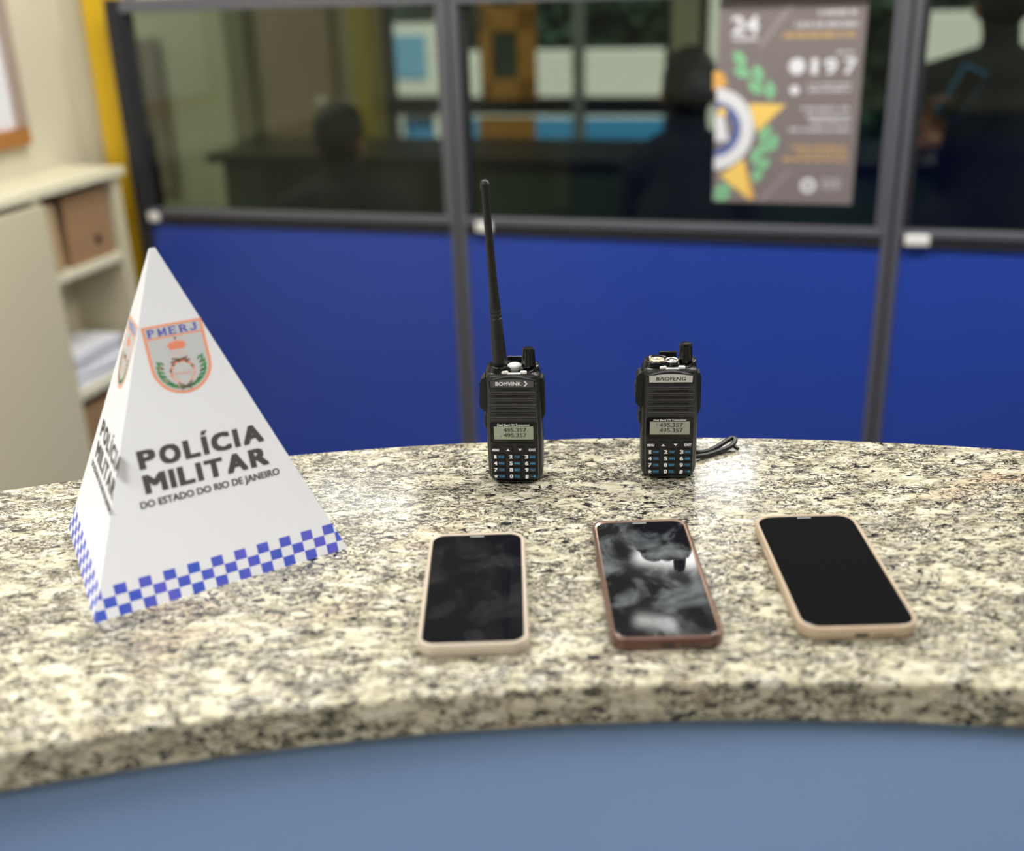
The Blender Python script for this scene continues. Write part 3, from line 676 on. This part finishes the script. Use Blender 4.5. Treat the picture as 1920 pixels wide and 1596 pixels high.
# ------------------------------------------------------------------ two-way radios
def make_radio(x, y, rz, variant, label):
    mm = .001
    rt = empty('two_way_radio', (x, y, CT), label, 'two-way radio', rz)
    Z = Matrix.Scale(mm, 4)
    def nb(): return MB(Z)
    FR = frame((0, -17.2, 0), (1, 0, 0), (0, 0, 1))           # front face plane: x right, y up, normal to viewer
    def F(d): return frame((0, -17.2-d, 0), (1, 0, 0), (0, 0, 1))
    def ring(wd, dp, z, r, cy=0): return [(px, py, z) for px, py in rrect(wd, dp, r, 6, 0, cy)]
    b = nb()
    b.loft([ring(40, 24, 0, 8), ring(44.5, 28, .8, 8), ring(48.5, 32, 4.5, 9), ring(50, 33.5, 10, 9), ring(50.5, 34, 45, 9), ring(50, 34, 75, 9), ring(49, 34, 96, 8.5), ring(47.5, 33, 101, 8), ring(44, 30, 103.5, 7), ring(38, 25, 104.2, 6)], 'black')
    b.build('body', rt)
    nb().box((-22, 12.5, 3), (22, 20.5, 84), 'black', 2.2, 3).build('battery', rt)
    cl = nb().box((-9, 20.5, 84), (9, 23, 100), 'blackg', .8).box((-8, 24.5, 30), (8, 27, 107), 'blackg', 1.2, 3).box((-6, 20, 92), (6, 27, 96), 'blackg', .6)
    cl.lathe([(1.4, 0), (1.4, 20)], 'chrome', T((-10, 23.6, 95)) @ RO('Y', PI/2), n=12); cl.build('belt_clip', rt)
    # front panel with arched top
    P = [(-17, 4), (17, 4), (20, 5.5), (21.3, 9), (21.8, 40), (21.0, 96)]
    P += [(21.0-42*k/12, 98.2+5.2*math.sin(PI*(.06+.88*k/12))) for k in range(1, 12)] + [(-21.0, 96), (-21.8, 40), (-21.3, 9), (-20, 5.5)]
    fp = nb(); fp.loft([[(a, bb, -1.0) for a, bb in P], [(a, bb, 1.2) for a, bb in P], [(a*.982, 52+(bb-52)*.99, 1.9) for a, bb in P]], 'grille', FR, smooth=False)
    fp = fp.build('front_panel', rt)
    # grille ridges
    g = nb()
    for k in range(5):
        z = 88.6-k*5.9; w_ = 39.5-.0*k
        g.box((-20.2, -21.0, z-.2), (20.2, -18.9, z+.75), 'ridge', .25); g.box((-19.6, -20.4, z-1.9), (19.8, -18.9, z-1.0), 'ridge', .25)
        g.box((-14.5, -19.35, z+1.8), (15.5, -18.9, z+3.0), 'black', .15)
        g.box((-20.4, -19.25, z-.75), (20.4, -18.95, z-.3), 'dark')
    g.build('speaker_grille', rt)
    # nameplate
    wN = 18.6
    A = [(-wN, 93.4), (wN, 93.4), (wN+.3, 99.3)] + [(wN-2*wN*k/10, 99.3+1.9*math.sin(PI*k/10)) for k in range(1, 10)] + [(-wN-.3, 99.3)]
    npb = nb(); npb.prism([(a*1.08, 97+(bb-97)*1.22) for a, bb in A], 1.6, 'black', F(1.0))
    npb.prism(A, .3, 'plate' if variant == 'L' else 'silver', F(2.6))
    if variant == 'L':
        npb.text('BOMVINK', -3.2, 95.2, 22.5, 3.3, 'ink', F(3.0), .035)
        for sgn in (1, -1): npb.poly([(10.2, 96.9+sgn*2.3), (11.8, 96.9+sgn*2.3), (13.6, 96.9), (12.0, 96.9)][::sgn], 'ink', F(3.0))
    else: npb.text('BΛOFENG', 0, 95.2, 25.5, 3.1, 'inkb', F(3.0), .03, shear=.12)
    npb.build('nameplate', rt)
    # display
    db = nb(); db.loft([[(a, bb, zz) for a, bb in rrect(w_, h_, r_2, 5, 0, 50.2)] for zz, w_, h_, r_2 in ((1.0, 42, 20.6, 2.5), (2.8, 41.5, 20, 2.5), (2.8, 39.6, 18.2, 2), (2.0, 39.2, 17.8, 2))], 'blackg', FR, smooth=False)
    db.text('Dual Band FM Transceiver', 0, 57.0, 29, 1.75, 'ink', F(2.15), .03, shear=.15)
    db = db.build('display_bezel', rt)
    lc = nb(); ml = 'lcd' if variant == 'L' else 'lcdg'
    lc.box((-17.5, -19.55, 44.0), (17.5, -19.0, 56.2), ml)
    for row, yy in ((0, 51.2), (1, 46.2)):
        dot = ('▪' if False else '')
        lc.text('495.357', 1.2, yy, 20.5, 3.7, 'seg', F(2.5), .03)
        lc.poly([(12.6, yy-.3), (13.1, yy-.3), (13.1, yy+.5), (12.6, yy+.5)], 'seg', F(2.5))
    dy = 46.4 if variant == 'L' else 53.0
    lc.poly([(-11.8, dy), (-10.9, dy), (-10.9, dy+.9), (-11.8, dy+.9)], 'seg', F(2.5))
    lc.build('lcd_screen', db)
    # keys
    kp = nb(); kp.prism(rrect(41, 34.5, 3, 5, 0, 22.4), .5, 'keyr', F(1.7)); kp.build('keypad_surround', rt)
    def key(cx, cy, w_, h_, draw):
        k = nb(); k.loft([[(a, bb, zz) for a, bb in rrect(w_*s_, h_*s_, 1, 4, cx, cy)] for zz, s_ in ((2.1, 1.06), (3.0, 1.0), (3.3, .92))], 'keyr', FR, smooth=False)
        draw(k); k.build('key', rt)
    Kf = F(3.42); 
    key(-16.6, 34.4, 8, 5, lambda k: k.text('MENU', -16.6, 33.0, 6, 2.2, 'ink', Kf, .06))
    key(-5.5, 34.4, 7.4, 5, lambda k: k.poly([(-7.3, 33.1), (-3.7, 33.1), (-5.5, 35.3)], 'ink', Kf))
    key(5.4, 34.4, 7.4, 5, lambda k: k.poly([(3.6, 35.4), (5.4, 33.1), (7.2, 35.4)], 'ink', Kf))
    key(16.4, 34.4, 8, 5, lambda k: k.text('EXIT', 16.4, 33.2, 6, 2.2, 'ink', Kf, .06))
    lab = [('1', 'STEP'), ('2', 'TXP'), ('3', 'SAVE'), ('4', 'VOX'), ('5', 'W/N'), ('6', 'ABR'), ('7', 'TDR'), ('8', 'BEEP'), ('9', 'TOT'), ('*', 'SCAN'), ('0', 'SQL'), ('#', '')]
    for i, (a, bb) in enumerate(lab):
        cx, cy = (-14, 0, 14)[i % 3], (27.4, 21.0, 14.6, 8.2)[i//3]
        def draw(k, a=a, bb=bb, cx=cx, cy=cy):
            if a == '*':
                k.poly([(cx-3.1+(2.0 if j % 2 else 1.0)*math.cos(PI/2+PI*j/5+PI/5), cy+(2.0 if j % 2 else 1.0)*math.sin(PI/2+PI*j/5+PI/5)) for j in range(10)], 'ink', Kf)
            else: k.text(a, cx-3.1, cy-1.6, 2.5 if a != '1' else 1.5, 3.3, 'ink', Kf, .085)
            if bb: k.text(bb, cx+2.3, cy-1.0, 4.8, 2.0, 'inkblue', Kf, .04)
            else:
                k.poly([(cx+.4, cy-.25), (cx+3.0, cy-.25), (cx+3.0, cy+.25), (cx+.4, cy+.25)], 'inkblue', Kf); disc(k, cx+3.8, cy, 1.1, 'inkblue', Kf, 12)
        key(cx, cy, 11.4, 5.2, draw)
    # lower lip
    nb().box((-17, -20.6, 2.4), (17, -17, 3.8), 'blackg', .5, 3).build('lower_lip', rt)
    # push to talk side
    pt_ = nb(); pts = [(-24.0, 66), (-27.2, 68), (-30.0, 71), (-30.4, 76), (-29.6, 86), (-29.6, 94), (-27.6, 98), (-24.5, 99.5), (-23, 97)]
    pt_.prism(pts, 16, 'rubber', frame((0, 5, 0), (1, 0, 0), (0, 0, 1)))
    for z in (75, 79, 83, 87): pt_.box((-30.6, -9, z), (-29, 3, z+1.2), 'rubber', .3)
    pt_.build('push_to_talk_button', rt)
    sb = nb().box((-27.4, -8, 50), (-23.5, 4, 63), 'rubber', 1.4, 3); sb.build('side_button', rt)
    for z in (52, 56.5): nb().box((-27.9, -6, z), (-26, 2, z+2.5), 'rubber', .6).build('side_button_rib', rt)
    # right jack cover
    rc = nb(); rc.prism([(23, 58), (26.0, 60), (27.6, 64), (27.6, 93), (26.4, 97.5), (23, 98)], 12, 'rubber', frame((0, 4, 0), (1, 0, 0), (0, 0, 1))); rc.build('jack_cover', rt)
    # top: antenna collar, torch, knob collar, knob
    cb = nb(); cb.lathe([(14.0, 99), (13.2, 103), (11.2, 108.2), (10.8, 109), (9.2, 109.0), (8.6, 107.0), (0.0001, 106.6)], 'blackg', T((-11.5, -1, 0)), n=40).build('antenna_collar', rt)
    if variant == 'R':
        s_ = nb().lathe([(6.6, 106.0), (6.6, 108.6), (5.0, 109.2), (3.0, 109.2), (2.6, 107.6), (.4, 107.6)], 'brass', T((-11.5, -1, 0)), n=24); s_.lathe([(.9, 107), (.9, 109.6), (.3, 110)], 'chrome', T((-11.5, -1, 0)), n=12); s_.build('antenna_socket', rt)
    t_ = nb()
    t_.lathe([(5.2, 103.4), (5.2, 107.2), (6.3, 108.2), (6.5, 109.0), (5.9, 109.5)] + ([(4.2, 110.4), (2, 111.0), (.2, 111.1)] if variant == 'L' else [(5.2, 109.1), (4.2, 107.4), (2.4, 106.8), (1.8, 108.6), (.2, 109.3)]), 'lens' if variant == 'L' else 'chrome', T((1.6, -4.5, 0)), n=32)
    if variant == 'R': t_.lathe([(2.6, 106.9), (2.0, 109.0), (.2, 109.6)], 'lens', T((1.6, -4.5, 0)), n=20)
    t_.build('torch_lens', rt)
    for sx in (-1, 1):
        nb().box((1.6+sx*8.2-3, -14.5, 103.2), (1.6+sx*8.2+3, -10.6, 106.0), 'led', 1.0, 3).build('indicator_window', rt)
    nb().box((-4.5, -15.0, 102.8), (8, -11.5, 104.6), 'silver', .7, 3).build('top_bridge', rt)
    kc = nb(); rings = []
    nseg = 28
    kc2 = []
    for ring_r, zf in ((11.2, 0), (10.2, 1), (8.4, 1), (8.0, .2)):
        rg = []
        for k in range(nseg):
            a = 2*PI*k/nseg; hi = 105.5+3.8*max(0, math.cos(a-.25))
            z = 101.0 if zf == 0 else (101.5+(hi-101.5)*zf)
            rg.append((12.4+ring_r*math.cos(a), -1+ring_r*math.sin(a), z))
        kc2.append(rg)
    kc.loft(kc2, 'blackg'); kc.build('knob_collar', rt)
    kn = nb().lathe([(5.2, 103.5), (5.2, 106.0), (6.5, 106.8), (6.4, 109), (5.6, 121.5), (4.8, 123.2), (.2, 123.8)], 'blackg', T((13.6, -1, 0)), n=36, smooth=False, flute=.07)
    kn.build('volume_knob', rt)
    if variant == 'L':
        A_ = T((-11.8, -1, 106.5)) @ RO('Y', -math.radians(2.6), 'X', math.radians(-1.0))
        an = nb()
        prof = [(6.0, 0), (6.6, 1), (6.8, 3), (6.5, 14), (5.7, 30), (5.2, 44)]
        for z in (44, 47.4, 50.8): prof += [(5.1, z+.2), (4.5, z+.5), (4.5, z+1.2), (4.9, z+1.5), (4.8, z+3.2)]
        prof += [(4.4, 60), (3.9, 78), (3.5, 100), (3.3, 140), (3.3, 153), (3.9, 155), (4.1, 159), (3.4, 162.5), (1.5, 163.6), (.1, 163.8)]
        an.lathe(prof, 'rubber', A_, n=28); an.build('antenna', rt)
    return rt
RL = make_radio(.0030, .9275, -.09, 'L', 'black two-way radio with a tall antenna, nearest the paper pyramid')
RR = make_radio(.1415, .9265, -.08, 'R', 'black two-way radio without antenna, beside a black wrist strap')
Xi = (T(RR.location) @ RO('Z', -.08)).inverted()
st_ = MB(Xi)
pth = [(.166, .950, .009), (.176, .953, .005), (.186, .960, .0035), (.197, .968, .005), (.206, .975, .007), (.211, .978, .008), (.2135, .975, .0075), (.210, .969, .005), (.202, .963, .0035), (.193, .958, .003), (.182, .951, .003), (.170, .946, .004)]
def smooth_path(P, n=6):
    P = [Vector(p) for p in P]; out = []
    for i in range(len(P)-1):
        a, b, c, d_ = P[max(i-1, 0)], P[i], P[i+1], P[min(i+2, len(P)-1)]
        for k in range(n):
            t = k/n; out.append(.5*((2*b)+(c-a)*t+(2*a-5*b+4*c-d_)*t*t+(3*b-a-3*c+d_)*t**3))
    out.append(P[-1]); return out
st_.tube([(p[0], p[1], CT+p[2]) for p in smooth_path(pth)], .0025, 'rubber', 8)
st_.tube([(p[0], p[1], CT+p[2]) for p in smooth_path([(.2125, .976, .007), (.211, .970, .004), (.2145, .964, .0022)])], .0018, 'rubber', 8)
st_.build('wrist_strap', RR)

# ------------------------------------------------------------------ beyond the glass: desk, chair, people, partly built in place of reflections
dk = empty('office_counter', UK(-1.6, 4.3, 0), 'long dark green counter beyond the glass, standing in for a reflected counter front', 'counter')
def dkp(name, lo, hi, m, bev=.003): MB(T(-UK(-1.6, 4.3, 0)) @ ROOM).box(lo, hi, m, bev).build(name, dk)
dkp('top_board', (-2.55, 4.08, .85), (1.62, 4.62, .885), 'deskd'); dkp('front_panel', (-2.50, 4.12, .0), (1.58, 4.14, .85), 'deskg')
dkp('side_panel', (-2.50, 4.14, 0), (-2.48, 4.6, .85), 'deskg'); dkp('side_panel', (1.56, 4.14, 0), (1.58, 4.6, .85), 'deskg')
dkp('front_post', (-2.30, 4.09, 0), (-2.18, 4.12, .85), 'deskd'); dkp('front_post', (-1.62, 4.09, 0), (-1.54, 4.12, .85), 'deskd')

def chair(u, k, label, fab, back_top=1.1, ang=0):
    o = empty('office_chair', UK(u, k, 0), label, 'chair', -WA+ang)
    MB().box((-.23, -.24, .385), (.23, .18, .44), fab, .03, 4).build('seat', o)
    MB().box((-.20, .225, .60), (.20, .275, back_top), fab, .03, 4).build('backrest', o)
    MB().box((-.03, .275, .36), (.03, .295, .80), 'black', .005).box((-.03, .0, .36), (.03, .295, .38), 'black', .005).build('back_support', o)
    MB().lathe([(.03, .08), (.03, .385)], 'black', n=16).build('column', o)
    for j in range(5):
        a = 2*PI*j/5; leg = MB().tube([(0, 0, .10), (.27*math.cos(a), .27*math.sin(a), .07)], [.022, .016], 'black', 8).build('leg', o)
        MB().lathe([(.001, -.012), (.028, -.012), (.028, .012), (.001, .012)], 'black', T((.27*math.cos(a), .27*math.sin(a), .0285)) @ RO('X', PI/2), n=14).build('castor', leg)
    return o
chair(-2.10, 3.04, 'empty navy office chair behind the left end of the glass', 'navy', 1.16, ang=PI)
chair(-1.63, 3.40, 'office chair under the seated person left of the middle post', 'black', .76, ang=PI)
chair(-.48, 3.40, 'office chair under the seated person beside the poster', 'black', .76, ang=PI)

def person(u, k, ang, B, H, label, voxel=.0075):
    """B: capsules (a, b, ra, rb, material) ; H: head ellipsoids (centre, radii, material). One remeshed body."""
    t = bmesh.new()
    for a, b, ra, rb_, m in B:
        a = Vector(a); b = Vector(b); d_ = b-a; n = max(2, int(d_.length/.03))
        q = d_.to_track_quat('Z', 'Y').to_matrix().to_4x4()
        bmesh.ops.create_cone(t, cap_ends=True, segments=20, radius1=ra, radius2=rb_, depth=max(d_.length, .001), matrix=T((a+b)/2) @ q)
        for c, r in ((a, ra), (b, rb_)): bmesh.ops.create_icosphere(t, subdivisions=3, radius=r, matrix=T(c))
    for c, r, m in H: bmesh.ops.create_icosphere(t, subdivisions=3, radius=1, matrix=T(c) @ Matrix.Diagonal((*r, 1)))
    me = bpy.data.meshes.new('tmp'); t.to_mesh(me); t.free(); tmp = bpy.data.objects.new('tmp', me); COL.objects.link(tmp)
    rm = tmp.modifiers.new('r', 'REMESH'); rm.mode = 'VOXEL'; rm.voxel_size = voxel; rm.use_smooth_shade = True
    sm = tmp.modifiers.new('s', 'SMOOTH'); sm.iterations = 4; sm.factor = .5
    bpy.context.view_layer.update()
    m2 = bpy.data.meshes.new_from_object(tmp.evaluated_get(bpy.context.evaluated_depsgraph_get())); bpy.data.objects.remove(tmp)
    mats = []; 
    for x in [q[4] for q in B]+[q[2] for q in H]:
        if x not in mats: mats.append(x)
    m2.materials.clear()
    for x in mats: m2.materials.append(MT[x])
    for p in m2.polygons:
        c = p.center; best = (9, 0)
        for a, b, ra, rb_, m in B:
            a = Vector(a); d_ = Vector(b)-a; tt = max(0, min(1, (c-a).dot(d_)/max(d_.length_squared, 1e-9))); ds = (c-a-d_*tt).length-(ra+(rb_-ra)*tt)
            if ds < best[0]: best = (ds, mats.index(m))
        for hc, r, m in H:
            q = Vector([(c[i]-hc[i])/r[i] for i in range(3)]); ds = (q.length-1)*min(r)
            if ds < best[0]: best = (ds, mats.index(m))
        p.material_index = best[1]; p.use_smooth = True
    m2.name = 'person'; o = bpy.data.objects.new('person', m2); COL.objects.link(o)
    o.location = UK(u, k, 0); o.rotation_euler = (0, 0, -WA+ang); tag(o, label, 'person'); return o

def hand(P, wr, d_, palm_n, m='skin', curl=.6):
    """fingers and thumb as tapering capsules from the wrist point along direction d_"""
    wr = Vector(wr); d_ = Vector(d_).normalized(); n = Vector(palm_n).normalized(); sd = d_.cross(n).normalized()
    for i in range(4):
        off = (i-1.5)*.019; P.append((wr+sd*off*.6, wr+d_*.085+sd*off, .014, .011, m))
        a = wr+d_*.085+sd*off; l = (.040, .046, .043, .034)[i]
        b = a+(d_*math.cos(curl)+n*math.sin(curl))*l; c = b+(d_*math.cos(curl*2)+n*math.sin(curl*2))*l*.75
        P.append((a, b, .0095, .009, m)); P.append((b, c, .009, .0075, m))
    a = wr+d_*.025-sd*.03; b = a+(d_*.6-sd*.7+n*.3).normalized()*.04; P.append((wr+d_*.01, a, .015, .013, m)); P.append((a, b, .012, .011, m)); P.append((b, b+(d_*.9+n*.3).normalized()*.028, .0105, .009, m))

def head(H, P, c, s=1.0, f=-1):
    c = Vector(c)
    H.append((c+Vector((0, 0, .02))*s, (.075*s, .095*s, .098*s), 'hair' if False else 'skin'))
    H.append((c+Vector((0, f*.030, -.055))*s, (.055*s, .062*s, .055*s), 'skin'))
    H.append((c+Vector((0, f*.098, -.022))*s, (.011*s, .017*s, .020*s), 'skin'))
    H.append((c+Vector((0, f*.085, -.065))*s, (.024*s, .010*s, .008*s), 'skin'))
    for x in (-1, 1):
        H.append((c+Vector((x*.078, .008, -.015))*s, (.010*s, .018*s, .030*s), 'skin'))
        H.append((c+Vector((x*.030, f*.083, .012))*s, (.016*s, .010*s, .007*s), 'skin'))
def add_face(o, c, s=1.0, f=-1):
    c = Vector(c); hb = MB(); X = T(c)
    t = bmesh.new(); bmesh.ops.create_icosphere(t, subdivisions=4, radius=1)
    for v in t.verts:
        v.co = Vector((v.co.x*.083*s, v.co.y*.104*s, v.co.z*.106*s+.024*s))
    kill = [v for v in t.verts if (v.co.z < -.075*s) or (v.co.y*f > .03*s and v.co.z < .062*s)]
    bmesh.ops.delete(t, geom=kill, context='VERTS'); hb._take(t, 'hair', X, True); hb.build('hair', o)
    for x in (-1, 1):
        e = MB(); e.lathe([(.001, -.009*s), (.006*s, -.007*s), (.009*s, 0), (.006*s, .007*s), (.001, .009*s)], 'ink', X @ T((x*.030*s, f*.084*s, -.002*s)), n=12)
        e.lathe([(.0001, 0), (.0042*s, .0005)], 'dark', X @ T((x*.030*s, f*.0935*s, -.002*s)) @ RO('X', -PI/2*f), n=10); e.build('eye', o)

def seated(u, k, top, label, ang=0, lean=0, sh=.19):
    hz = top-.125; P = []; H = []; U = 'uniform'; ly = -lean
    neck = (0, ly*1.0, hz-.14); head(H, P, (0, ly*1.1, hz))
    P.append((neck, (0, ly*1.1, hz-.06), .060, .056, U))
    P.append(((0, 0, .60), (0, ly*.5, hz-.38), .150, .150, U)); P.append(((0, ly*.5, hz-.38), (0, ly, hz-.22), .150, .110, U))
    P.append(((0, ly, hz-.20), neck, .085, .060, U))
    for s in (-1, 1):
        S_ = (s*sh, ly, hz-.235); E_ = (s*(sh+.06), ly-.06, hz-.50); W_ = (s*.14, ly-.30, hz-.50)
        P.append(((s*.06, ly, hz-.20), S_, .085, .070, U)); P.append((S_, E_, .062, .048, U)); P.append((E_, W_, .047, .034, U))
        hand(P, W_, (-s*.3, -.9, -.1), (0, 0, -1))
        Hp = (s*.10, 0, .58); Kn = (s*.15, -.42, .56); An = (s*.15, -.44, .10)
        P.append(((0, 0, .60), Hp, .13, .11, U)); P.append((Hp, Kn, .095, .065, U)); P.append((Kn, An, .062, .042, U))
        P.append((An, (s*.15, -.46, .045), .045, .045, 'rubber')); P.append(((s*.15, -.42, .040), (s*.16, -.62, .034), .040, .034, 'rubber'))
    o = person(u, k, ang, P, H, label); add_face(o, (0, ly*1.1, hz)); return o
seated(-1.63, 3.40, 1.165, 'dark clothed person seated facing away beyond the left glass pane', ang=PI, lean=.03)
seated(-.48, 3.40, 1.315, 'dark clothed person seated facing away beyond the glass beside the poster', ang=PI, lean=.05, sh=.14)
# tall person at the right, standing, one forearm raised in front
hz = 1.40; P = []; H = []; U = 'uniform'
head(H, P, (0, .02, hz), .95, f=1); P.append(((0, 0, hz-.15), (0, .01, hz-.07), .058, .054, U))
P.append(((0, 0, .80), (0, 0, 1.0), .140, .150, U)); P.append(((0, 0, 1.0), (0, 0, hz-.22), .155, .115, U)); P.append(((0, 0, hz-.20), (0, 0, hz-.14), .085, .058, U))
for s in (-1, 1):
    S_ = (s*.185, 0, hz-.225); P.append(((s*.06, 0, hz-.20), S_, .085, .072, U))
    if s < 0:
        E_ = (-.265, -.02, .96); W_ = (-.215, -.20, 1.04); P.append((S_, E_, .064, .050, U)); P.append((E_, W_, .044, .032, 'skin')); hand(P, W_, (.1, -.2, .95), (.1, -1, -.1))
    else:
        E_ = (.25, .0, .92); W_ = (.24, .12, .72); P.append((S_, E_, .064, .050, U)); P.append((E_, W_, .048, .034, U)); hand(P, W_, (0, -.2, -1), (-1, 0, 0))
    P.append(((0, 0, .80), (s*.09, 0, .76), .135, .105, U)); P.append(((s*.09, 0, .76), (s*.10, -.01, .42), .092, .060, U)); P.append(((s*.10, -.01, .42), (s*.10, .02, .09), .060, .042, U))
    P.append(((s*.10, .02, .08), (s*.10, .0, .045), .044, .044, 'rubber')); P.append(((s*.10, -.02, .040), (s*.11, .17, .034), .040, .034, 'rubber'))
o = person(.40, 3.75, .15, P, H, 'tall dark clothed person standing behind the right glass pane holding a phone'); add_face(o, (0, .02, hz), .95, f=1)
ph = MB(Matrix.Translation(UK(.40, 3.75, 0)) @ RO('Z', -WA+.15) @ T((-.185, -.268, 1.13)) @ RO('Y', .45, 'X', .12))
ph.box((-.035, -.005, -.02), (.035, .005, .13), 'bstripe', .004, 3)
ph.box((-.030, -.0065, -.015), (.030, -.0052, .125), 'dark'); 
ph.build('held_phone', label='blue backed phone held up by the tall person behind the right pane', cat='mobile phone')
